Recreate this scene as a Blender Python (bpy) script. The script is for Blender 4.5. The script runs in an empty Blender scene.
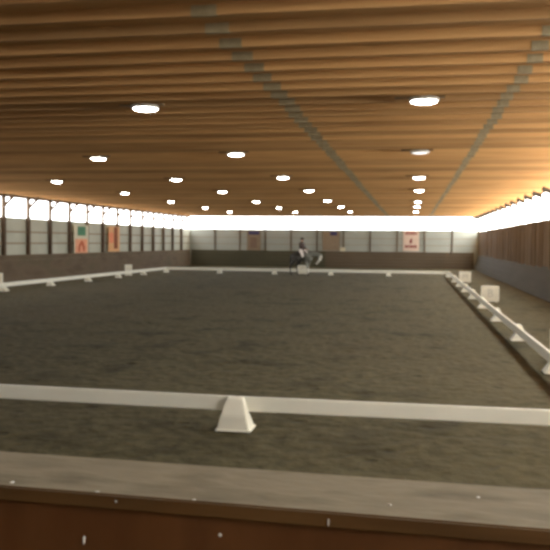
import bpy, bmesh, math, random
from mathutils import Vector, Matrix
random.seed(7)
S = bpy.context.scene
C = S.collection
PI = math.pi

# ------------------------------------------------------------------ helpers
def link(name, me, m=None, parent=None):
    o = bpy.data.objects.new(name, me); C.objects.link(o)
    if m is not None and me is not None:
        for mm in (m if isinstance(m, (list, tuple)) else [m]): me.materials.append(mm)
    if parent is not None: o.parent = parent
    return o

def obj(name, bm, m=None, parent=None, smooth=False, loc=None):
    me = bpy.data.meshes.new(name)
    bmesh.ops.recalc_face_normals(bm, faces=bm.faces)
    bm.to_mesh(me); bm.free()
    if smooth:
        for p in me.polygons: p.use_smooth = True
    o = link(name, me, m, parent)
    if loc is not None: o.location = loc
    return o

def thing(name, label, cat, loc=(0, 0, 0), rotz=0, group=None):
    o = bpy.data.objects.new(name, None); C.objects.link(o)
    o.empty_display_size = .1
    o.location = loc; o.rotation_euler = (0, 0, rotz)
    return tag(o, label, cat, group)

def tag(o, label, cat, group=None):
    o['label'] = label; o['category'] = cat
    if group: o['group'] = group
    return o

def struct(name, bm, m, label=None, cat=None):
    o = obj(name, bm, m); o['kind'] = 'structure'
    if label: o['label'] = label
    if cat: o['category'] = cat
    return o

def dup(root, loc, label, rotz=None):
    r = root.copy(); C.objects.link(r); r.location = loc
    if rotz is not None: r.rotation_euler = (0, 0, rotz)
    r['label'] = label
    for ch in list(root.children):
        c = ch.copy(); C.objects.link(c); c.parent = r
        for g in list(ch.children):
            d = g.copy(); C.objects.link(d); d.parent = c
    return r

def box(bm, x0, x1, y0, y1, z0, z1, bev=0, mi=0):
    r = bmesh.ops.create_cube(bm, size=1)
    M = Matrix.Translation(((x0+x1)/2, (y0+y1)/2, (z0+z1)/2)) @ Matrix.Diagonal((x1-x0, y1-y0, z1-z0, 1))
    bmesh.ops.transform(bm, matrix=M, verts=r['verts'])
    fs = set(f for v in r['verts'] for f in v.link_faces)
    for f in fs: f.material_index = mi
    if bev:
        es = list(set(e for v in r['verts'] for e in v.link_edges))
        bmesh.ops.bevel(bm, geom=es, offset=bev, segments=2, affect='EDGES')
    return bm

def bar(bm, a, b, w, h):
    """square bar from a to b, w across, h tall"""
    a = Vector(a); b = Vector(b); d = b-a; L = d.length
    q = d.to_track_quat('X', 'Z')
    r = bmesh.ops.create_cube(bm, size=1)
    M = Matrix.Translation((a+b)/2) @ q.to_matrix().to_4x4() @ Matrix.Diagonal((L, w, h, 1))
    bmesh.ops.transform(bm, matrix=M, verts=r['verts'])
    return bm

def lathe(bm, prof, n=32, c=(0, 0, 0)):
    rings = []
    for (r, z) in prof:
        if r < 1e-5: rings.append([bm.verts.new((c[0], c[1], c[2]+z))])
        else: rings.append([bm.verts.new((c[0]+r*math.cos(2*PI*i/n), c[1]+r*math.sin(2*PI*i/n), c[2]+z)) for i in range(n)])
    for A, B in zip(rings, rings[1:]):
        for i in range(n):
            j = (i+1) % n
            if len(A) == 1 and len(B) == 1: continue
            if len(A) == 1: bm.faces.new((A[0], B[i], B[j]))
            elif len(B) == 1: bm.faces.new((A[i], A[j], B[0]))
            else: bm.faces.new((A[i], A[j], B[j], B[i]))
    return bm

def tube(bm, pts, r, n=8):
    pts = [Vector(p) for p in pts]
    rings = []
    for i, p in enumerate(pts):
        d = (pts[min(i+1, len(pts)-1)]-pts[max(i-1, 0)]).normalized()
        q = d.to_track_quat('Z', 'Y')
        rr = r[i] if isinstance(r, (list, tuple)) else r
        rings.append([bm.verts.new(p + q @ Vector((rr*math.cos(2*PI*k/n), rr*math.sin(2*PI*k/n), 0))) for k in range(n)])
    for A, B in zip(rings, rings[1:]):
        for k in range(n): bm.faces.new((A[k], A[(k+1) % n], B[(k+1) % n], B[k]))
    bm.faces.new(rings[0][::-1]); bm.faces.new(rings[-1])
    return bm

NB = bmesh.new

# ------------------------------------------------------------------ materials
def mat(name, cols, scale=(4, 4, 4), nscale=1.0, rough=.8, bump=0, bscale=30, detail=6, rnd=0, spec=.3, coord='Object', pos=None, sheen=0):
    m = bpy.data.materials.new(name); m.use_nodes = True
    nt = m.node_tree; N = nt.nodes; Lk = nt.links
    b = N['Principled BSDF']; b.inputs['Roughness'].default_value = rough
    b.inputs['Specular IOR Level'].default_value = spec
    tc = N.new('ShaderNodeTexCoord'); mp = N.new('ShaderNodeMapping'); mp.inputs['Scale'].default_value = scale
    Lk.new(tc.outputs[coord], mp.inputs['Vector'])
    no = N.new('ShaderNodeTexNoise'); no.inputs['Scale'].default_value = nscale; no.inputs['Detail'].default_value = detail
    vec = mp.outputs['Vector']
    if rnd:
        oi = N.new('ShaderNodeObjectInfo'); ad = N.new('ShaderNodeVectorMath'); ad.operation = 'ADD'
        ml = N.new('ShaderNodeMath'); ml.operation = 'MULTIPLY'; ml.inputs[1].default_value = 40
        Lk.new(oi.outputs['Random'], ml.inputs[0]); Lk.new(vec, ad.inputs[0]); Lk.new(ml.outputs[0], ad.inputs[1]); vec = ad.outputs[0]
    Lk.new(vec, no.inputs['Vector'])
    cr = N.new('ShaderNodeValToRGB'); e = cr.color_ramp.elements
    pos = pos or [0.3+.4*i/max(1, len(cols)-1) for i in range(len(cols))]
    while len(e) < len(cols): e.new(.5)
    for i, (c, p) in enumerate(zip(cols, pos)):
        e[i].position = p; e[i].color = (*c, 1)
    Lk.new(no.outputs['Fac'], cr.inputs['Fac'])
    out = cr.outputs['Color']
    if rnd:
        hs = N.new('ShaderNodeHueSaturation'); mr = N.new('ShaderNodeMapRange')
        mr.inputs['To Min'].default_value = 1-rnd; mr.inputs['To Max'].default_value = 1+rnd
        Lk.new(oi.outputs['Random'], mr.inputs['Value']); Lk.new(mr.outputs['Result'], hs.inputs['Value']); Lk.new(out, hs.inputs['Color']); out = hs.outputs['Color']
    Lk.new(out, b.inputs['Base Color'])
    if bump:
        n2 = N.new('ShaderNodeTexNoise'); n2.inputs['Scale'].default_value = bscale; n2.inputs['Detail'].default_value = 5
        Lk.new(vec, n2.inputs['Vector'])
        bp = N.new('ShaderNodeBump'); bp.inputs['Strength'].default_value = bump; bp.inputs['Distance'].default_value = .03
        Lk.new(n2.outputs['Fac'], bp.inputs['Height']); Lk.new(bp.outputs['Normal'], b.inputs['Normal'])
    return m

def emis(name, col, st, base=(.8, .8, .8), rough=.4, noise=0):
    m = bpy.data.materials.new(name); m.use_nodes = True
    N = m.node_tree.nodes; Lk = m.node_tree.links
    b = N['Principled BSDF']
    b.inputs['Base Color'].default_value = (*base, 1); b.inputs['Roughness'].default_value = rough
    b.inputs['Emission Color'].default_value = (*col, 1); b.inputs['Emission Strength'].default_value = st
    return m

def srgb(r, g, b):
    f = lambda c: (c/255/12.92) if c/255 <= .04045 else ((c/255+.055)/1.055)**2.4
    return (f(r), f(g), f(b))

def plain(name, c, rough=.6, var=.12, sc=6, **k):
    lo = tuple(x*(1-var) for x in c); hi = tuple(min(1, x*(1+var)) for x in c)
    return mat(name, [lo, hi], (1, 1, 1), sc, rough, **k)

# dirt footing: fine clods, hoof-churned patches and raked drift
def dirt():
    m = bpy.data.materials.new('arena_footing'); m.use_nodes = True
    nt = m.node_tree; N = nt.nodes; Lk = nt.links; b = N['Principled BSDF']
    b.inputs['Roughness'].default_value = .95; b.inputs['Specular IOR Level'].default_value = .12
    tc = N.new('ShaderNodeTexCoord')
    def noise(s, d=4, sc=(1, 1, 1)):
        mp = N.new('ShaderNodeMapping'); mp.inputs['Scale'].default_value = sc
        Lk.new(tc.outputs['Object'], mp.inputs['Vector'])
        n = N.new('ShaderNodeTexNoise'); n.inputs['Scale'].default_value = s; n.inputs['Detail'].default_value = d
        Lk.new(mp.outputs['Vector'], n.inputs['Vector']); return n.outputs['Fac']
    def mix(a, bb, f, mode='MIX'):
        x = N.new('ShaderNodeMix'); x.data_type = 'RGBA'; x.blend_type = mode
        for soc, v in ((x.inputs[6], a), (x.inputs[7], bb)):
            if isinstance(v, tuple): soc.default_value = (*v, 1)
            else: Lk.new(v, soc)
        if isinstance(f, float): x.inputs[0].default_value = f
        else: Lk.new(f, x.inputs[0])
        return x.outputs[2]
    def ramp(f, a, bb):
        r = N.new('ShaderNodeMapRange'); r.inputs['From Min'].default_value = a; r.inputs['From Max'].default_value = bb
        Lk.new(f, r.inputs['Value']); return r.outputs['Result']
    fine = noise(5.5, 8); mid = noise(1.1, 5, (1, .8, 1)); big = noise(.12, 3)
    c1 = mix(DIRT_LO, DIRT_HI, ramp(fine, .35, .65))
    c2 = mix(c1, DIRT_DK, ramp(mid, .52, .72))
    c3 = mix(c2, DIRT_WM, ramp(big, .45, .8))
    # dark hoof dimples
    vo = N.new('ShaderNodeTexVoronoi'); vo.inputs['Scale'].default_value = 1.7
    Lk.new(tc.outputs['Object'], vo.inputs['Vector'])
    dim = ramp(vo.outputs['Distance'], .2, .03)
    dm = N.new('ShaderNodeMath'); dm.operation = 'MULTIPLY'; Lk.new(dim, dm.inputs[0]); Lk.new(ramp(mid, .4, .6), dm.inputs[1])
    c4 = mix(c3, DIRT_DK, dm.outputs[0])
    Lk.new(c4, b.inputs['Base Color'])
    ad = N.new('ShaderNodeMath'); ad.operation = 'SUBTRACT'; Lk.new(fine, ad.inputs[0]); Lk.new(dm.outputs[0], ad.inputs[1])
    ad2 = N.new('ShaderNodeMath'); ad2.operation = 'ADD'; Lk.new(ad.outputs[0], ad2.inputs[0]); Lk.new(mid, ad2.inputs[1])
    bp = N.new('ShaderNodeBump'); bp.inputs['Strength'].default_value = .7; bp.inputs['Distance'].default_value = .06
    Lk.new(ad2.outputs[0], bp.inputs['Height']); Lk.new(bp.outputs['Normal'], b.inputs['Normal'])
    return m
DIRT_LO = (.058, .0505, .0255); DIRT_HI = (.094, .083, .044); DIRT_DK = (.036, .0315, .016); DIRT_WM = (.092, .077, .042)
M_dirt = dirt()
M_deck = mat('ceiling_planks', [(.34, .185, .066), (.49, .285, .112), (.41, .23, .086)], (.12, 8, 1), 1.2, .75, bump=.1, bscale=4)
M_joist = mat('ceiling_joist_wood', [(.33, .168, .057), (.48, .268, .100), (.40, .212, .074)], (.25, 6, 6), 1.5, .75, rnd=.28)
M_strip = mat('galvanised_plate', [(.24, .185, .098), (.30, .245, .145)], (8, .6, 8), 1.5, .6, rnd=.1)
M_post = mat('post_wood', [(.085, .055, .033), (.14, .095, .06)], (6, 6, .6), 2, .85, rnd=.2)
M_brace = mat('brace_wood', [(.07, .043, .022), (.12, .078, .045)], (5, 5, 2), 2, .85, rnd=.2)
M_brace_shade = mat('shade_painted_bracket', [(.022, .016, .009), (.04, .028, .017)], (5, 5, 2), 2, .9)  # brace wood with the shade of its unlit side put into the colour
M_girt = mat('girt_wood', [(.27, .22, .155), (.34, .28, .20)], (2, 2, 2), 2, .85)
M_sid = mat('pale_siding', [(.39, .40, .32), (.50, .51, .42)], (1, .6, .6), 1.2, .6)
M_sidb = mat('pale_back_siding', [(.31, .345, .31), (.38, .41, .37)], (.25, 1, .5), 1.2, .6)
M_kickl = mat('left_kickboards', [(.10, .074, .047), (.14, .104, .068), (.11, .092, .055)], (1, .5, 1.5), 1, .85)
M_kickb = mat('back_kickboards', [(.090, .070, .045), (.125, .097, .064)], (.3, 1, .6), 1, .85)
M_kickg = mat('olive_kickboards', [(.062, .060, .036), (.088, .082, .05)], (.3, 1, .6), 1, .85)
M_kickr = mat('right_kickboards', [(.042, .040, .027), (.058, .054, .038)], (1, .4, 2), 1, .75)
M_bat = mat('right_wall_boards', [(.12, .083, .046), (.20, .145, .088), (.155, .11, .064)], (1, 1.3, .25), 1.3, .85)
M_winl = emis('daylight_left', (1, 1, 1), 7.)
M_winb = emis('daylight_back', (.95, .975, 1), 8.5)
M_winr = emis('daylight_right', (1, .985, .95), 18.)
M_lamp = emis('lamp_lens', (1, .97, .93), 42.)
M_dim = emis('dim_lamp_lens', (1, .95, .9), 1.2)
M_lampring = plain('lamp_ring', (.45, .42, .36), .4)
M_mount = mat('lamp_mount_wood', [(.10, .055, .02), (.15, .09, .035)], (2, 6, 6), 2, .8)
M_white = plain('white_plastic', (.74, .72, .60), .5, .05, 3, spec=.3)
M_rail = mat('white_rail', [(.72, .715, .61), (.80, .79, .68)], (1, 1, 3), 1.5, .5)
M_board = plain('white_board', (.72, .69, .57), .5, .05, 3)
M_letter = plain('faded_letter', (.50, .485, .40), .6)
M_cap = mat('weathered_cap', [(.125, .105, .066), (.23, .20, .135), (.18, .155, .103)], (1.4, 3.5, 3), 2.2, .85, bump=.12, bscale=10)
M_edge = mat('cap_edge_wood', [(.085, .040, .010), (.15, .075, .022)], (1.2, 5, 8), 2, .8)
M_inner = mat('redbrown_boards', [(.085, .030, .008), (.155, .062, .018), (.115, .043, .011)], (2, 1, .8), 2, .7)
M_fleck = plain('pale_flecks', (.62, .6, .54), .8)
M_outw = mat('plain_wall_wood', [(.10, .07, .045), (.15, .11, .07)], (1, 1, .3), 2, .85)

# ------------------------------------------------------------------ the setting
XL, XR, YB, YN = -19.1, 5.3, 63.3, -4.0
ZK, ZS, ZT, ZC = 1.36, 3.19, 4.22, 4.36      # kickboard top, sill of strip, joist underside, deck
JZ = 4.25

from mathutils import noise as NZ
bm = NB()
ys = [YN-.3, 1.6]; y = 1.9
while y < YB+.2: ys.append(y); y += .065*(1+max(0, y-6)/9)
ys.append(YB+.3)
nx = 270; xs = [XL-.3+(XR-XL+.8)*i/nx for i in range(nx+1)]
rows = []
for y in ys:
    row = []
    for x in xs:
        z = 0
        if 1.9 <= y < YB:
            k_ = .45+.55*max(0, min(1, NZ.noise((x*.25, y*.18, 3))*1.6+.5+.05*(x+4)))
            z = k_*(.017*NZ.noise((x*3.4, y*3.1, 0))+.013*NZ.noise((x*7.5, y*6.7, 5)))+.012*NZ.noise((x*1.1, y*1.1, 9))-.012
        row.append(bm.verts.new((x, y, z)))
    rows.append(row)
for A, B in zip(rows, rows[1:]):
    for i in range(nx): bm.faces.new((A[i], A[i+1], B[i+1], B[i]))
b0 = [bm.verts.new(p) for p in ((xs[0], ys[0], -.2), (xs[-1], ys[0], -.2), (xs[-1], ys[-1], -.2), (xs[0], ys[-1], -.2))]
bm.faces.new(b0[::-1])
struct('floor', bm, M_dirt, 'dark olive brown dirt footing of the riding arena', 'floor')

bm = NB(); box(bm, XL-.3, XR+.5, YN-.3, YB+.3, ZC, ZC+.1)
ceil = struct('ceiling', bm, M_deck, 'low timber plank ceiling with close rows of joists', 'ceiling')
bm = NB(); box(bm, XL+.05, XR-.05, -.022, .022, JZ, ZC-.001)
jm = bpy.data.meshes.new('joist'); bm.to_mesh(jm); bm.free(); jm.materials.append(M_joist)
y = 5.83
while y < YB-.15:
    o = bpy.data.objects.new('joist', jm); C.objects.link(o); o.parent = ceil
    o.location = (0, y, 0); o.rotation_euler = (0, 0, 0)
    y += .585
bm = NB(); y = 5.83-.585
while y > YN+.3:
    box(bm, XL+.05, XR-.05, y-.022, y+.022, JZ, ZC-.001); y -= .585
o = obj('joist', bm, M_joist, ceil); o['kind'] = 'stuff'
bm = NB(); box(bm, -.125, .125, -.030, .030, JZ-.006, JZ+.092, .003)
plate_m = bpy.data.meshes.new('splice_plate'); bm.to_mesh(plate_m); bm.free(); plate_m.materials.append(M_strip)
for jo in [c for c in ceil.children if c.get('kind') != 'stuff']:
    for xa in (-1.98, 1.36):
        o = bpy.data.objects.new('splice_plate', plate_m); C.objects.link(o); o.parent = jo
        o.location = (xa+random.uniform(-.025, .025), 0, 0); o.scale = (1 if xa < 0 else .72, 1, 1)

# walls: pale siding between posts, dark kickboards below
def sheet_corr(bm, along, pos, a0, a1, z0, z1, step=.24, amp=.012, sign=1):
    """ribbed sheet: horizontal laps"""
    n = max(2, int(round((z1-z0)/step)))
    h = (z1-z0)/n
    for k in range(n):
        za, zb = z0+k*h, z0+(k+1)*h
        if along == 'Y':
            vs = [(pos+sign*amp*1.6, a0, za), (pos+sign*amp*1.6, a1, za), (pos+sign*amp*.2, a1, zb), (pos+sign*amp*.2, a0, zb)]
        else:
            vs = [(a0, pos+sign*amp*1.6, za), (a1, pos+sign*amp*1.6, za), (a1, pos+sign*amp*.2, zb), (a0, pos+sign*amp*.2, zb)]
        f = bm.faces.new([bm.verts.new(v) for v in vs])
    return bm

# left
bm = NB(); box(bm, XL-.2, XL-.02, YN, YB+.2, 0, ZS); sheet_corr(bm, 'Y', XL-.02, YN, YB, ZK, ZS)
box(bm, XL-.2, XL-.02, YN, YB+.2, ZT, ZC)
wl = struct('wall_left', bm, M_sid, 'left arena wall of pale siding between brown posts', 'wall')
bm = NB()
n = 5
for k in range(n):
    box(bm, XL-.02, XL+.16-.02*k, YN, YB-.16, k*ZK/n+.004, (k+1)*ZK/n-.004)
obj('kickboard', bm, M_kickl, wl)
for z in (1.92, 2.48):
    bm = NB(); box(bm, XL-.001, XL+.035, YN, YB-.05, z-.045, z+.045); obj('girt', bm, M_girt, wl)
LP = [32.79+2.325*k for k in range(-15, 13)]
bm = NB(); box(bm, XL+.002, XL+.16, -.09, .09, ZK+.002, JZ-.002)
pm = bpy.data.meshes.new('post'); bm.to_mesh(pm); bm.free(); pm.materials.append(M_post)
bm = NB(); bar(bm, (XL+.14, 0, 3.70), (XL+.66, 0, 4.20), .10, .13)
bl = bpy.data.meshes.new('knee_brace'); bm.to_mesh(bl); bm.free(); bl.materials.append(M_brace)
for yy in LP:
    o = bpy.data.objects.new('post', pm); C.objects.link(o); o.parent = wl; o.location = (0, yy, 0)
    o = bpy.data.objects.new('knee_brace', bl); C.objects.link(o); o.parent = wl; o.location = (0, yy, 0)
bm = NB(); box(bm, XL+.0, XL+.10, YN+.2, YB-.2, 4.12, JZ-.003); obj('top_plate', bm, M_post, wl)

# back
bm = NB(); box(bm, XL, XR+.2, YB+.02, YB+.2, 0, ZS); sheet_corr(bm, 'X', YB+.02, XL, XR, ZK, ZS, sign=-1)
box(bm, XL, XR+.2, YB+.02, YB+.2, ZT, ZC)
wb = struct('wall_back', bm, M_sidb, 'far end wall of pale siding above dark kickboards', 'wall')
for xa, xb, mk_ in ((XL+.17, -7.2, M_kickg), (-7.195, XR-.35, M_kickb)):
    bm = NB()
    for k in range(n): box(bm, xa, xb, YB-.12+.015*k, YB+.02, k*ZK/n+.004, (k+1)*ZK/n-.004)
    obj('kickboard', bm, mk_, wb)
for z in (1.9, 2.46):
    bm = NB(); box(bm, XL+.05, XR-.05, YB-.012, YB+.002, z-.02, z+.02); obj('girt', bm, M_girt, wb)
bm = NB(); box(bm, -.045, .045, YB-.10, YB+.0, ZK+.002, JZ-.12)
pb = bpy.data.meshes.new('post'); bm.to_mesh(pb); bm.free(); pb.materials.append(M_post)
BP = [-16.82+2.227*k for k in range(10)]
for xx in BP:
    o = bpy.data.objects.new('post', pb); C.objects.link(o); o.parent = wb; o.location = (xx, 0, 0)

# right: rough vertical boards above a leaning grey kick panel
bm = NB(); box(bm, XR+.06, XR+.3, YN, YB+.2, 0, ZS-.09)
box(bm, XR+.06, XR+.3, YN, YB+.2, ZT+.03, ZC)
wr = struct('wall_right', bm, M_bat, 'right arena wall of rough vertical brown boards', 'wall')
bm = NB(); yy = YN
while yy < YB-.05:
    w = random.uniform(.24, .34); d = random.choice((0, .03, .0, .05))
    box(bm, XR+.01-d, XR+.06, yy+.012, min(yy+w, YB)-.012, 1.12, ZS-.07+random.uniform(-.03, .02)); yy += w
obj('vertical_board', bm, M_bat, wr)
bm = NB()
for k in range(4):
    za, zb = 1.22*k/4+.003, 1.22*(k+1)/4-.003
    xa, xb = XR-.36+.09*k, XR-.36+.09*(k+1)
    vs = [bm.verts.new(p) for p in ((xa, YN, za), (xb, YN, zb), (XR+.05, YN, zb), (XR+.05, YN, za), (xa, YB-.01, za), (xb, YB-.01, zb), (XR+.05, YB-.01, zb), (XR+.05, YB-.01, za))]
    for q in ((0, 1, 2, 3), (7, 6, 5, 4), (0, 4, 5, 1), (1, 5, 6, 2), (2, 6, 7, 3), (3, 7, 4, 0)): bm.faces.new([vs[i] for i in q])
obj('kick_panel', bm, M_kickr, wr)
bm = NB(); bar(bm, (XR-.22, 0, 4.00), (XR-.60, 0, 4.17), .20, .16)
br = bpy.data.meshes.new('knee_brace'); bm.to_mesh(br); bm.free(); br.materials.append(M_brace_shade)
bm = NB(); box(bm, XR-.04, XR+.055, -.05, .05, ZS-.05, JZ-.002)
pr = bpy.data.meshes.new('post'); bm.to_mesh(pr); bm.free(); pr.materials.append(M_brace)
for k in range(-12, 15):
    yy = 29.3+2.32*k
    o = bpy.data.objects.new('knee_brace', br); C.objects.link(o); o.parent = wr; o.location = (0, yy, 0)

# daylight strips under the eaves
def strip(name, x0, x1, y0, y1, z0, m, lab):
    bm = NB(); box(bm, x0, x1, y0, y1, z0, ZT)
    return struct(name, bm, m, lab, 'window')
strip('window_1', XL-.12, XL-.06, YN, YB, ZS, M_winl, 'bright translucent daylight strip along the top of the left wall')
strip('window_2', XL, XR, YB+.06, YB+.12, ZS, M_winb, 'bright translucent daylight strip along the top of the far wall')
o = strip('window_3', XR+.1, XR+.16, YN, YB, ZS-.09, M_winr, 'glaring translucent daylight strip along the top of the right wall')

# wall behind the camera and the kick wall in front of it
bm = NB(); box(bm, XL-.2, XR+.3, YN-.2, YN, 0, ZC)
struct('wall_near', bm, M_outw, 'plain timber wall at the near end of the building', 'wall')

ROT = -.020
def kick_front():
    bm = NB(); yv = 1.745
    xx = XL+.3
    while xx < XR-.4:
        box(bm, xx+.003, min(xx+.24, XR-.4)-.003, yv, yv+.03, 0.0, 1.43); xx += .24
    box(bm, XL+.3, XR-.4, 1.775, 1.88, 0.0, 1.43)
    w = struct('wall_front', bm, M_inner, 'near kick wall of red brown boards in the foreground', 'wall')
    bm = NB(); box(bm, XL+.3, XR-.4, 1.682, 1.962, 1.462, 1.5, .004)
    # top and rim take different timber
    me_faces = [f for f in bm.faces if abs(f.normal.y) > .8]
    for f in bm.faces:
        f.normal_update()
        if f.normal.z < .5: f.material_index = 1
    c = obj('cap_plank', bm, [M_cap, M_edge], w); c['label'] = 'weathered grey plank capping the near kick wall'
    bm = NB(); box(bm, XL+.3, XR-.4, 1.70, 1.742, 1.18, 1.46); obj('cap_rail', bm, M_inner, w)
    for (x, y, z, sx, sy, sz) in FLECKS:
        bm = NB(); bmesh.ops.create_icosphere(bm, subdivisions=2, radius=1)
        for v in bm.verts: v.co = Vector((x+v.co.x*sx*(1+.3*math.sin(5*v.co.z+x*9)), y+v.co.y*sy, z+v.co.z*sz*(1+.25*math.sin(7*v.co.x+x*5))))
        obj('paint_fleck', bm, M_fleck, w, True)
    w.rotation_euler = (0, 0, ROT)
FLECKS = [(-.819, 1.699, 1.374, .0035, .003, .011), (-.4715, 1.699, 1.417, .0045, .003, .005), (-.211, 1.681, 1.476, .002, .0015, .009), (-.077, 1.759, 1.5005, .005, .006, .0012),
          (-.78, 1.692, 1.5005, .006, .004, .0012), (-.727, 1.681, 1.484, .003, .0015, .003), (-.533, 1.69, 1.5005, .004, .004, .0012), (-1.02, 1.71, 1.5005, .006, .008, .001), (.13, 1.86, 1.5005, .004, .006, .001)]
kick_front()

# ------------------------------------------------------------------ ceiling lights
def make_lamp(lens):
    t = thing('ceiling_light', '', 'light')
    bm = NB(); lathe(bm, [(0, 0), (.20, 0), (.215, -.02), (.215, -.05), (.195, -.055), (.19, -.03), (0, -.03)], 36); obj('housing', bm, M_lampring, t, True)
    bm = NB(); lathe(bm, [(.185, -.035), (.178, -.050), (.14, -.064), (.09, -.072), (0, -.075)], 36); obj('lens', bm, lens, t, True)
    bm = NB(); box(bm, -.42, .30, -.05, .05, .002, .03); obj('mounting_board', bm, M_mount, t)
    return t
LZ = 2.05
LAMPS = {   # row by row away from the camera, one list per column
    'right': [(.064, 5.49), (.064, 8.58), (.085, 11.86), (.11, 14.81), (.12, 18.77), (.112, 21.4), (.10, 24.8)],
    'second from the right': [(-2.02, 5.52), (-2.028, 8.56), (-2.014, 11.7), (-2.012, 14.72), (-2.05, 18.3), (-2.01, 21.4), (-2.03, 24.9)],
    'third from the right': [(-3.83, 8.81), (-3.845, 11.96), (-3.82, 14.93), (-3.90, 18.74), (-3.91, 22.07), (-3.9, 25.2)],
    'left': [(-6.08, 12.23), (-6.06, 15.32), (-6.15, 18.72), (-6.18, 22.1), (-6.2, 25.3)]}
nth = ['nearest', 'second', 'third', 'fourth', 'fifth', 'sixth', 'seventh']
L0 = make_lamp(M_lamp); used = False
for row, pts in LAMPS.items():
    for k, (ax_, ay_) in enumerate(pts):
        loc = (ax_*LZ, ay_*LZ, JZ-.034)
        lab = 'round glowing ceiling light, %s of the %s row' % (nth[k] if not k else nth[k]+' in view', row)
        if row == 'right' and k == 1:
            LD = make_lamp(M_dim); LD.location = loc; tag(LD, 'dim round ceiling light that barely glows, second in the right row', 'light', 'round ceiling lights')
        elif not used: used = True; L0.location = loc; tag(L0, lab, 'light', 'round ceiling lights')
        else: dup(L0, loc, lab)
for k, x in enumerate((.15, -4.15, -7.9)):  # unseen extra row, added to brighten the near kick wall and cap
    dup(L0, (x, 4.7, JZ-.034), 'added unseen ceiling light above the near kick wall, %s from the right' % nth[k].replace('nearest', 'first'))

# ------------------------------------------------------------------ dressage arena fence
AX0, AX1, AY0, AY1, RH = -16.23, 2.25, 8.35, 48.35, .352
def foot_bm():
    """pyramid stand: outer faces slope, the inner face is upright to take the rail"""
    bm = NB()
    prof = [(.20, -.11, .21, .0), (.20, -.11, .21, .016), (.180, -.10, .195, .028), (.150, -.092, .115, .16), (.142, -.085, .09, .185), (.092, -.01, .09, .345), (.08, .01, .078, .362)]
    rings = []
    for (a, b, c, z) in prof: rings.append([bm.verts.new(p) for p in ((-a, b, z), (a, b, z), (a, c, z), (-a, c, z))])
    for A, B in zip(rings, rings[1:]):
        for i in range(4): bm.faces.new((A[i], A[(i+1) % 4], B[(i+1) % 4], B[i]))
    bm.faces.new(rings[0][::-1]); bm.faces.new(rings[-1])
    es = [e for e in bm.edges if abs(e.verts[0].co.z-e.verts[1].co.z) > .001]
    bmesh.ops.bevel(bm, geom=es, offset=.010, segments=2, affect='EDGES')
    return bm
fm = None
def foot(x, y, rz, lab, grp):
    global fm
    if fm is None:
        bm = foot_bm(); bmesh.ops.recalc_face_normals(bm, faces=bm.faces)
        fm = bpy.data.meshes.new('pyramid_stand'); bm.to_mesh(fm); bm.free(); fm.materials.append(M_white)
    o = bpy.data.objects.new('pyramid_stand', fm); C.objects.link(o); o.location = (x, y, 0); o.rotation_euler = (0, 0, rz)
    if y > 9: o.scale = (.82, 1, .97)
    return tag(o, lab, 'fence stand', grp)
def rail(a, b, rz_along, lab, grp):
    """one rail board from a to b at fence height"""
    a = Vector((*a, 0)); b = Vector((*b, 0)); d = b-a; L = d.length
    bm = NB(); box(bm, -L/2+.004, L/2-.004, -.025, .025, RH-.165, RH, .008)
    bm2 = None
    o = obj('fence_rail', bm, M_rail, loc=(a+b)/2); o.rotation_euler = (0, 0, math.atan2(d.y, d.x))
    return tag(o, lab, 'fence rail', grp)
G1, G2 = 'white pyramid feet of the arena fence', 'white rails of the arena fence'
numw = ['first', 'second', 'third', 'fourth', 'fifth', 'sixth', 'seventh', 'eighth', 'ninth', 'tenth', 'eleventh']
# front side
fx = [-5.72, -1.93, 2.25]
foot(-1.93, AY0-.18, 0, 'large white pyramid foot under the nearest rail, closest to the camera', G1)
foot(2.20, AY0-.12, 0, 'white corner foot where the near rail meets the right rail', G1)
foot(-5.72, AY0-.14, 0, 'white foot at the far left of the near rail', G1)
for a, b, s in ((-5.72, -1.93, 'left'), (-1.93, 2.25, 'right')):
    rail((a, AY0-(.06 if a > -3 else 0)), (b-(.03 if b > 2 else 0), AY0-(0 if b > 2 else .06)), 0, 'near white fence rail, the length %s of the closest pyramid foot' % s, G2)
# right side
ry = [AY0] + [12.95+4.2*k for k in range(8)] + [AY1]
for k, yv in enumerate(ry[1:-1]):
    foot(AX1+.12, yv, PI/2, 'white foot under the right-hand rail, %s from the camera' % numw[k], G1)
for k in range(len(ry)-1):
    rail((AX1, ry[k]), (AX1, ry[k+1]), 1, 'white rail along the right side, %s length from the camera' % numw[k], G2)
# back side
bx_ = [AX0+3.696*k for k in range(6)]
for k, xv in enumerate(bx_):
    lab = 'white foot under the far end rail, %s from the left corner' % numw[k-1] if 0 < k < 5 else ('white foot at the far left corner of the fence' if k == 0 else 'white foot at the far right corner of the fence')
    foot(xv, AY1+.12, PI, lab, G1)
for k in range(5):
    rail((bx_[k]+(.03 if k == 0 else 0), AY1), (bx_[k+1]-(.03 if k == 4 else 0), AY1), 0, 'white rail across the far end, %s length from the left corner' % numw[k], G2)
# left side
ly = [24.05+4.05*k for k in range(7)]
for k, yv in enumerate(ly[:-1]):
    foot(AX0-.12, yv, -PI/2, 'white foot under the left-hand rail, %s from the camera' % (numw[k-1] if k else 'just out of frame nearest'), G1)
for k in range(6):
    rail((AX0, ly[k]), (AX0, ly[k+1]), 1, 'white rail along the left side, %s length in view from the camera' % numw[k], G2)

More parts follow.
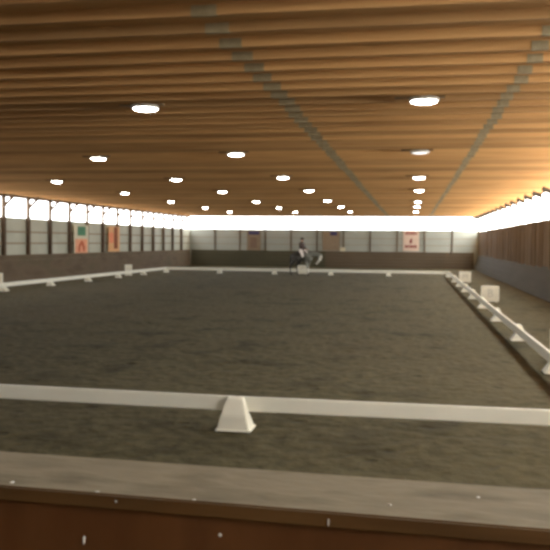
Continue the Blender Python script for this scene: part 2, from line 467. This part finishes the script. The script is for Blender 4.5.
# letter markers
def letter_board(ch, x, y, rz, lab, w=.62, h=.58):
    t = thing('letter_marker', lab, 'letter marker', (x, y, 0), rz, 'white letter markers around the arena')
    bm = NB(); box(bm, -w/2, w/2, -.10, .10, .02, h, .012); obj('panel', bm, M_board, t)
    for s in (-1, 1):
        bm = NB(); box(bm, s*w*.36-.03, s*w*.36+.03, -.14, .14, 0, .019); obj('foot', bm, M_board, t)
    cu = bpy.data.curves.new('letter', 'FONT'); cu.body = ch; cu.size = .40; cu.extrude = .003; cu.align_x = 'CENTER'; cu.align_y = 'CENTER'; cu.resolution_u = 3
    to = bpy.data.objects.new('tmp', cu); C.objects.link(to); dg = bpy.context.evaluated_depsgraph_get(); dg.update()
    me = bpy.data.meshes.new_from_object(to.evaluated_get(dg)); bpy.data.objects.remove(to)
    o = link('letter', me, M_letter, t); o.rotation_euler = (PI/2, 0, 0); o.location = (0, -.104, .31)
    return t
letter_board('F', 2.80, 14.2, 0, 'white letter marker beside the right rail, nearest and cut by the picture edge')
letter_board('B', 2.80, 28.2, 0, 'white letter marker midway along the right rail')
letter_board('M', 2.86, 42.2, 0, 'small white letter marker beside the right rail near the far corner')
letter_board('E', -16.95, 28.5, .35, 'white letter marker beside the left rail at the left picture edge', .62, .72)
letter_board('H', -16.75, 42.9, .6, 'white letter marker beside the left rail near the far corner', .42, .66)
letter_board('C', -7.05, 48.95, 0, 'white letter marker behind the far rail beside the horse', .66)

# ------------------------------------------------------------------ banners and signs
def banner(name, lab, axis, a0, a1, z0, z1, m, cat='banner'):
    """flat panel on the left wall (axis Y) or far wall (axis X), with blocks of print given in 0..1 panel coords"""
    t = thing(name, lab, cat, (XL+.175, (a0+a1)/2, z0) if axis == 'Y' else ((a0+a1)/2, YB-.115, z0), PI/2 if axis == 'Y' else 0)
    w = abs(a1-a0); h = z1-z0
    bm = NB(); box(bm, -w/2, w/2, -.006, .006, 0, h, .003); obj('panel', bm, m, t)
    def mark(nm, u0, u1, v0, v1, mm, k=0):
        bm = NB(); box(bm, -w/2+u0*w, -w/2+u1*w, -.012-.003*k, -.0062-.003*k, v0*h, v1*h); return obj(nm, bm, mm, t)
    return t, mark, w, h
P = lambda n, r, g, b, k=1.0: plain(n, tuple(c*k for c in srgb(r, g, b)), .7, .12, 5)
M_cream = P('sign_cream', 205, 200, 175); M_green = P('sign_green', 70, 125, 95); M_salmon = P('sign_salmon', 225, 160, 125); M_rust = P('sign_rust', 185, 95, 60)
M_orange = P('banner_tan', 215, 165, 115); M_dred = P('banner_brown_red', 130, 65, 25); M_peach = P('banner_peach', 225, 140, 100)
M_pink = P('sign_pink', 205, 185, 168); M_wine = P('sign_wine', 125, 45, 50); M_maroon = P('banner_taupe', 120, 100, 85); M_blue = P('banner_blue', 60, 55, 95)
M_grn2 = P('panel_taupe', 135, 120, 100)
t, mk, w, h = banner('wall_sign', 'tall sign on the left wall with green square above salmon emblem', 'Y', 40.1, 42.05, 1.36, 2.98, M_cream, 'sign')
mk('green_square', .24, .80, .62, .95, M_green); mk('emblem_panel', .08, .92, .0, .50, M_salmon)
def blob(t, nm, pts, m, y):
    bm = NB(); vs = [bm.verts.new((x, y, z)) for x, z in pts]; f = bm.faces.new(vs)
    r = bmesh.ops.extrude_face_region(bm, geom=[f]); bmesh.ops.translate(bm, vec=(0, -.004, 0), verts=[v for v in r['geom'] if isinstance(v, bmesh.types.BMVert)])
    return obj(nm, bm, m, t)
blob(t, 'emblem', [(-.45, .06), (-.40, .40), (-.18, .62), (.05, .74), (.30, .60), (.46, .34), (.42, .06), (.20, .10), (.14, .36), (.0, .48), (-.14, .34), (-.2, .08)], M_rust, -.013)
t, mk, w, h = banner('wall_banner', 'tan banner on the left wall with a dark red-brown vertical bar', 'Y', 45.05, 46.9, 1.38, 3.0, M_orange)
mk('dark_bar', .48, .80, .12, .97, M_dred); mk('peach_patch', .05, .45, .35, .75, M_peach)
t, mk, w, h = banner('wall_sign', 'pink sign on the far wall with wine red lines above and below a figure', 'X', -.74, .54, 1.45, 3.12, M_pink, 'sign')
random.seed(3)
for (v0, v1) in ((.80, .93), (.15, .29)):
    u = .12
    while u < .84:
        wd = random.uniform(.06, .12); mk('print_block', u, min(u+wd, .88), v0, v1, M_wine); u += wd+.03
blob(t, 'figure', [(-.10, .62), (-.14, .80), (-.06, .95), (.02, 1.04), (.10, .94), (.06, .80), (.10, .64)], M_wine, -.013)
t, mk, w, h = banner('wall_banner', 'taupe banner with dark blue top on far wall right of the rider', 'X', -7.45, -6.0, 1.4, 3.0, M_grn2)
mk('blue_block', .45, .85, .80, 1.0, M_blue)
t, mk, w, h = banner('wall_banner', 'dim brown banner with bluish top on the left half of the far wall', 'X', -13.95, -12.75, 1.36, 3.0, M_grn2)
mk('bluish_top', .1, .9, .82, 1.0, M_blue); mk('dark_patch', .22, .72, .12, .68, M_maroon)
bm = NB(); box(bm, -.22, .22, -.006, .006, -.16, .16, .004)
o = obj('notice_plate', bm, M_cream, loc=(-5.73, YB-.125, 1.52)); tag(o, 'small pale plate at the foot of a far-wall post right of the rider', 'notice')

# ------------------------------------------------------------------ figures: balls swept along limbs, fused into one skin
def fuse(name, limbs, voxel, m, parent, smooth=6, seg=10):
    """limbs: (p, rp, q, rq, yscale, colour). Returns one continuous mesh; colour goes to attribute 'hue'."""
    samples = []; V = []; F = []
    ns = max(6, seg-2)
    unit = [(0, 0, 1)]+[(math.sin(PI*i/ns)*math.cos(2*PI*j/seg), math.sin(PI*i/ns)*math.sin(2*PI*j/seg), math.cos(PI*i/ns)) for i in range(1, ns) for j in range(seg)]+[(0, 0, -1)]
    uf = [(0, 1+j, 1+(j+1) % seg) for j in range(seg)]
    for i in range(ns-2):
        uf += [(1+i*seg+j, 1+(i+1)*seg+j, 1+(i+1)*seg+(j+1) % seg, 1+i*seg+(j+1) % seg) for j in range(seg)]
    last = 1+(ns-1)*seg
    uf += [(last, last-seg+(j+1) % seg, last-seg+j) for j in range(seg)]
    for (p, rp, q, rq, ys, col) in limbs:
        p = Vector(p); q = Vector(q); L = (q-p).length
        k = max(1, int(L/(.22*min(rp, rq)+1e-4))); k = min(k, 40)
        for i in range(k+1):
            t_ = i/k; c = p.lerp(q, t_); r = rp+(rq-rp)*t_
            b0 = len(V)
            V += [(c.x+r*u[0], c.y+r*ys*u[1], c.z+r*u[2]) for u in unit]
            F += [tuple(b0+i_ for i_ in f_) for f_ in uf]
            samples.append((c, r, col))
    me = bpy.data.meshes.new(name); me.from_pydata(V, [], F); me.update()
    o = bpy.data.objects.new('tmp', me); C.objects.link(o)
    md = o.modifiers.new('r', 'REMESH'); md.mode = 'VOXEL'; md.voxel_size = voxel
    if smooth:
        ms = o.modifiers.new('s', 'SMOOTH'); ms.factor = .5; ms.iterations = smooth
    dg = bpy.context.evaluated_depsgraph_get(); dg.update()
    out = bpy.data.meshes.new_from_object(o.evaluated_get(dg)); out.name = name
    bpy.data.objects.remove(o)
    at = out.color_attributes.new('hue', 'FLOAT_COLOR', 'POINT')
    from mathutils.kdtree import KDTree
    kd = KDTree(len(samples))
    for i, s in enumerate(samples): kd.insert(s[0], i)
    kd.balance()
    for v in out.vertices:
        ws = 0; cc = [0, 0, 0]
        for (co, i, d) in kd.find_n(v.co, 6):
            wgt = 1/(max(d/samples[i][1], .05)**6); ws += wgt
            for a in range(3): cc[a] += wgt*samples[i][2][a]
        at.data[v.index].color = (cc[0]/ws, cc[1]/ws, cc[2]/ws, 1)
    for p in out.polygons: p.use_smooth = True
    return link(name, out, m, parent)

def hue_mat(name, rough, var=.2, sc=8):
    m = bpy.data.materials.new(name); m.use_nodes = True
    N = m.node_tree.nodes; Lk = m.node_tree.links; b = N['Principled BSDF']; b.inputs['Roughness'].default_value = rough
    a = N.new('ShaderNodeAttribute'); a.attribute_name = 'hue'
    n_ = N.new('ShaderNodeTexNoise'); n_.inputs['Scale'].default_value = sc
    tc = N.new('ShaderNodeTexCoord'); Lk.new(tc.outputs['Object'], n_.inputs['Vector'])
    r = N.new('ShaderNodeMapRange'); r.inputs['To Min'].default_value = 1-var; r.inputs['To Max'].default_value = 1+var
    Lk.new(n_.outputs['Fac'], r.inputs['Value'])
    h = N.new('ShaderNodeHueSaturation'); Lk.new(a.outputs['Color'], h.inputs['Color']); Lk.new(r.outputs['Result'], h.inputs['Value'])
    Lk.new(h.outputs['Color'], b.inputs['Base Color'])
    return m
M_coat = hue_mat('horse_coat', .6, .35, 7); M_skin = hue_mat('rider_skin', .6, .05)
M_jacket = plain('rider_jacket', (.060, .040, .032), .8); M_breech = plain('pale_breeches', (.78, .70, .64), .8, .05); M_boot = plain('black_leather', (.018, .016, .014), .4)
M_helmet = plain('dark_helmet', (.035, .026, .022), .5); M_saddle = plain('saddle_leather', (.03, .02, .013), .45); M_pad = plain('saddle_pad', (.05, .045, .035), .9)
M_hair = plain('horse_hair', (.03, .028, .024), .8, .3, 40); M_mane = plain('grey_mane', (.16, .16, .13), .8, .3, 40); M_wrap = plain('leg_wrap', (.62, .60, .52), .9)
M_eye = plain('eye', (.01, .008, .006), .2)

SC = .93
HX, HY, HR = -6.80, 47.05, math.radians(-30)
horse = thing('horse', 'grey horse with lowered pale head carrying the rider by the far rail', 'horse', (HX, HY, 0), HR); horse.scale = (SC,)*3
DK = (.045, .042, .034); MG = (.10, .098, .08); LG = (.20, .205, .17); PL = (.75, .74, .65); BK = (.02, .018, .015)
L = []
def limb(p, rp, q, rq, c, ys=1): L.append((p, rp, q, rq, ys, c))
# trunk
limb((-.62, 0, 1.30), .27, (-.25, 0, 1.25), .30, DK, .95); limb((-.25, 0, 1.25), .30, (.20, 0, 1.22), .325, MG, .9); limb((.20, 0, 1.22), .325, (.55, 0, 1.24), .26, MG, .85)
limb((-.72, 0, 1.38), .17, (-.5, 0, 1.42), .18, DK, 1.1); limb((.32, 0, 1.42), .15, (.02, 0, 1.38), .16, MG, .7); limb((.62, 0, 1.12), .18, (.55, 0, 1.32), .2, LG, .95)
# neck, lowered and arched; head tucked behind the vertical
limb((.55, 0, 1.34), .23, (.95, 0, 1.46), .165, LG, .6); limb((.95, 0, 1.46), .165, (1.32, 0, 1.46), .13, LG, .62); limb((1.32, 0, 1.46), .13, (1.52, 0, 1.36), .11, LG, .75)
limb((1.53, 0, 1.32), .12, (1.46, 0, 1.12), .115, PL, .8); limb((1.46, 0, 1.12), .11, (1.27, 0, .90), .08, PL, .75); limb((1.27, 0, .90), .08, (1.20, 0, .83), .068, PL, .85)
limb((1.42, 0, 1.24), .10, (1.35, 0, 1.10), .075, LG, .7)
for s in (-1, 1):
    limb((1.52, s*.07, 1.44), .035, (1.58, s*.085, 1.52), .022, LG, .7); limb((1.58, s*.085, 1.52), .022, (1.60, s*.09, 1.565), .010, LG, .7)
# legs: (side, fore offset, hind offset)
for s, df, dh in ((-1, .10, -.14), (1, -.10, .16)):
    limb((.42, s*.15, 1.15), .17, (.46, s*.17, .92), .115, MG, .7); limb((.46, s*.17, .92), .10, (.48+df, s*.165, .56), .062, LG)
    limb((.48+df, s*.165, .56), .062, (.48+df, s*.165, .50), .052, LG); limb((.48+df, s*.165, .50), .044, (.47+df*1.3, s*.165, .20), .038, LG)
    limb((.47+df*1.3, s*.165, .20), .048, (.53+df*1.3, s*.165, .08), .042, BK); limb((.53+df*1.3, s*.165, .075), .052, (.55+df*1.3, s*.165, .05), .05, BK)
    limb((-.62, s*.15, 1.25), .22, (-.48+dh*.3, s*.19, .98), .15, DK, .7); limb((-.48+dh*.3, s*.19, .98), .12, (-.80+dh, s*.17, .60), .065, DK)
    limb((-.80+dh, s*.17, .60), .062, (-.80+dh, s*.17, .52), .056, DK); limb((-.80+dh, s*.17, .52), .048, (-.74+dh, s*.17, .20), .04, DK)
    limb((-.74+dh, s*.17, .20), .05, (-.68+dh, s*.17, .08), .042, BK); limb((-.68+dh, s*.17, .075), .052, (-.66+dh, s*.17, .05), .05, BK)
hb = fuse('body', L, .02, M_coat, horse)
bm = NB(); tube(bm, [(-.86, 0, 1.46), (-.97, 0, 1.40), (-1.03, 0, 1.2), (-1.04, .01, .9), (-1.02, .02, .6), (-1.0, .02, .48)], [.05, .06, .075, .085, .06, .015], 10); obj('tail', bm, M_hair, horse, True)
bm = NB()
for i in range(24):
    t_ = i/23; px = .48+1.0*t_; pz = 1.55+.07*math.sin(t_*PI*.85)-.06*max(0, t_-.7)*3
    tube(bm, [(px, 0, pz), (px+.01, .07, pz-.03), (px+.015, .115, pz-.13), (px+.01, .12, pz-.20)], [.02, .022, .016, .004], 6)
obj('mane', bm, M_mane, horse, True)
for s in (-1, 1):
    bm = NB(); bmesh.ops.create_icosphere(bm, subdivisions=2, radius=.02, matrix=Matrix.Translation((1.535, s*.092, 1.24))); obj('eye', bm, M_eye, horse, True)
for s, df in ((-1, .10), (1, -.10)):
    bm = NB(); tube(bm, [(.48+df, s*.165, .47), (.477+df*1.15, s*.165, .34), (.47+df*1.3, s*.165, .18)], [.058, .055, .06], 14); obj('leg_wrap', bm, M_wrap, horse, True)
def shell_pad(name, x0, x1, drop, off, m, x2=None):
    """cloth draped over the back following the trunk's round"""
    bm = NB(); rows = []
    for i in range(9):
        x = x0+(x1-x0)*i/8; row = []
        for j in range(17):
            a = (j/16-.5)*2*drop
            cz = 1.235; R = .325+off
            row.append(bm.verts.new((x, (R*.93)*math.sin(a), cz+R*math.cos(a)+(.035 if abs(a) < .5 else 0))))
        rows.append(row)
    for A, B in zip(rows, rows[1:]):
        for j in range(16): bm.faces.new((A[j], A[j+1], B[j+1], B[j]))
    r = bmesh.ops.solidify(bm, geom=bm.faces[:], thickness=.012)
    return obj(name, bm, m, horse, True)
shell_pad('saddle_pad', -.36, .24, 1.35, .022, M_pad)
bm = NB(); 
for (p, rp, q, rq, ys) in (((-.30, 0, 1.63), .075, (-.05, 0, 1.575), .085, 1.9), ((-.05, 0, 1.575), .085, (.18, 0, 1.62), .07, 1.6)):
    for i in range(8):
        c = Vector(p).lerp(Vector(q), i/7); bmesh.ops.create_uvsphere(bm, u_segments=12, v_segments=8, radius=rp+(rq-rp)*i/7, matrix=Matrix.Translation(c) @ Matrix.Diagonal((1, ys, .6, 1)))
sd = obj('saddle', bm, M_saddle, horse, True)
for s in (-1, 1):
    bm = NB(); tube(bm, [(.10, s*.30, 1.40), (.10, s*.385, 1.2), (.10, s*.41, .90)], .012, 6); tube(bm, [(.04, s*.41, .90), (.04, s*.41, .80), (.16, s*.41, .80), (.16, s*.41, .90), (.05, s*.41, .90)], .008, 6); obj('stirrup', bm, M_saddle, sd, True)
bm = NB()
for (za, xa, xb) in ((1.07, 1.31, 1.545), (.95, 1.22, 1.40)):
    pts = [((xa+xb)/2+(xb-xa)/2*1.04*math.cos(a), .095*math.sin(a), za-.05*math.cos(a)) for a in [2*PI*i/16 for i in range(17)]]
    tube(bm, pts, .010, 6)
for s in (-1, 1):
    tube(bm, [(1.51, s*.085, 1.42), (1.44, s*.097, 1.2), (1.27, s*.082, .97)], .010, 6)
    tube(bm, [(1.26, s*.082, .96), (.95, s*.20, 1.30), (.42, s*.11, 1.74)], .007, 6)
obj('bridle', bm, M_saddle, horse, True)

# rider
rider = thing('person', 'rider in dark jacket and helmet with pale breeches sitting on the grey horse', 'person', (HX, HY, 0), HR); rider.scale = (SC,)*3
SK = (.50, .32, .24)
L = []
limb((-.06, 0, 1.74), .13, (-.06, 0, 1.90), .12, SK, 1.1); limb((-.06, 0, 1.90), .12, (-.07, 0, 2.12), .125, SK, 1.25); limb((-.07, -.15, 2.17), .065, (-.07, .15, 2.17), .065, SK)
limb((-.07, 0, 2.18), .06, (-.05, 0, 2.32), .05, SK); limb((-.05, 0, 2.40), .095, (-.04, 0, 2.44), .098, SK, .85); limb((-.02, 0, 2.34), .062, (-.01, 0, 2.31), .048, SK, .85)
limb((.045, 0, 2.385), .014, (.06, 0, 2.355), .018, SK); 
for s in (-1, 1):
    limb((-.05, s*.085, 2.39), .016, (-.055, s*.09, 2.36), .014, SK)
    limb((-.07, s*.185, 2.15), .062, (-.02, s*.235, 1.89), .045, SK); limb((-.02, s*.235, 1.89), .044, (.24, s*.14, 1.77), .030, SK)
    # hand: palm, four fingers curled on the rein, thumb on top
    limb((.26, s*.135, 1.765), .027, (.325, s*.12, 1.755), .030, SK, .6)
    for k in range(4):
        zz = 1.782-.020*k; ln = (.040, .046, .043, .034)[k]
        a = Vector((.345, s*.125, zz)); b_ = a+Vector((ln, -s*.012, -.006)); c_ = b_+Vector((-.010, -s*.030, -.008)); d_ = c_+Vector((-.028, -s*.006, .002))
        limb(a, .0098, b_, .0092, SK); limb(b_, .0092, c_, .0085, SK); limb(c_, .0085, d_, .008, SK)
    limb((.30, s*.110, 1.785), .011, (.345, s*.098, 1.80), .010, SK); limb((.345, s*.098, 1.80), .010, (.378, s*.10, 1.795), .0085, SK)
    limb((-.06, s*.10, 1.70), .115, (.14, s*.27, 1.52), .088, SK); limb((.14, s*.27, 1.52), .088, (.30, s*.36, 1.33), .062, SK)
    limb((.30, s*.36, 1.33), .060, (.18, s*.405, 1.08), .056, SK); limb((.18, s*.405, 1.08), .056, (.06, s*.415, .885), .038, SK)
    limb((.03, s*.415, .845), .036, (.20, s*.42, .835), .030, SK, .9)
fuse('body', L, .007, M_skin, rider, 3, 8)
for s in (-1, 1):
    bm = NB(); bmesh.ops.create_icosphere(bm, subdivisions=1, radius=.011, matrix=Matrix.Translation((.047, s*.035, 2.39))); obj('eye', bm, M_eye, rider, True)
bm = NB(); bmesh.ops.create_icosphere(bm, subdivisions=1, radius=.012, matrix=Matrix.Translation((.038, 0, 2.325)) @ Matrix.Diagonal((.5, 2, .5, 1))); obj('mouth', bm, plain('lips', (.35, .15, .12)), rider, True)
L = []
limb((-.06, 0, 1.68), .175, (-.06, 0, 1.90), .150, SK, 1.05); limb((-.06, 0, 1.90), .150, (-.07, 0, 2.12), .150, SK, 1.25); limb((-.07, -.16, 2.16), .085, (-.07, .16, 2.16), .085, SK); limb((-.07, 0, 2.2), .085, (-.065, 0, 2.25), .07, SK)
for s in (-1, 1):
    limb((-.07, s*.19, 2.15), .080, (-.02, s*.24, 1.89), .062, SK); limb((-.02, s*.24, 1.89), .062, (.225, s*.145, 1.775), .043, SK)
fuse('jacket', L, .016, M_jacket, rider, 3)
L = []
limb((-.06, -.06, 1.68), .16, (-.06, .06, 1.68), .16, SK)
for s in (-1, 1):
    limb((-.06, s*.11, 1.68), .135, (.14, s*.28, 1.51), .105, SK); limb((.14, s*.28, 1.51), .105, (.30, s*.365, 1.33), .078, SK); limb((.30, s*.365, 1.33), .075, (.25, s*.39, 1.22), .068, SK)
fuse('breeches', L, .016, M_breech, rider, 3)
for s in (-1, 1):
    L = []
    limb((.26, s*.385, 1.24), .074, (.18, s*.405, 1.08), .070, SK); limb((.18, s*.405, 1.08), .070, (.06, s*.415, .89), .050, SK); limb((.05, s*.415, .86), .05, (.03, s*.415, .845), .048, SK); limb((.03, s*.415, .840), .046, (.21, s*.42, .835), .038, SK, .95)
    fuse('riding_boot', L, .014, M_boot, rider, 3)
bm = NB(); lathe(bm, [(.125, .0), (.132, .02), (.128, .06), (.105, .105), (.06, .135), (0, .145)], 24); 
for v in bm.verts: v.co.y *= .88
box(bm, .08, .185, -.075, .075, -.004, .010, .004)
ho = obj('helmet', bm, M_helmet, rider, True, (-.045, 0, 2.43)); ho.rotation_euler = (0, .06, 0)

# ------------------------------------------------------------------ light and camera
w = bpy.data.worlds.new('World'); S.world = w; w.use_nodes = True
w.node_tree.nodes['Background'].inputs[0].default_value = (.8, .9, 1, 1); w.node_tree.nodes['Background'].inputs[1].default_value = .3

f, yaw, pitch, roll, H = 753., .1798, .0442, -.0091, 2.114
cam = bpy.data.cameras.new('Camera'); co = bpy.data.objects.new('Camera', cam); C.objects.link(co)
cam.sensor_width = 36; cam.sensor_fit = 'HORIZONTAL'; cam.lens = f*36/550; cam.clip_end = 300; cam.clip_start = .05
fw = Vector((-math.sin(yaw)*math.cos(pitch), math.cos(yaw)*math.cos(pitch), -math.sin(pitch)))
rt = Vector((math.cos(yaw), math.sin(yaw), 0)); up = rt.cross(fw)
r2 = rt*math.cos(roll)-up*math.sin(roll)*-1*-1; 
# image axes: a = u cos - v sin ; b = u sin + v cos
ax = rt*math.cos(roll)-up*math.sin(roll); ay = rt*math.sin(roll)+up*math.cos(roll)
M = Matrix((ax, ay, -fw)).transposed().to_4x4(); M.translation = (0, 0, H)
co.matrix_world = M
S.camera = co
S.view_settings.view_transform = 'Standard'
S.view_settings.look = 'None'
S.view_settings.exposure = .27
S.cycles.filter_width = 3.2
S.cycles.max_bounces = 8
S.cycles.diffuse_bounces = 4
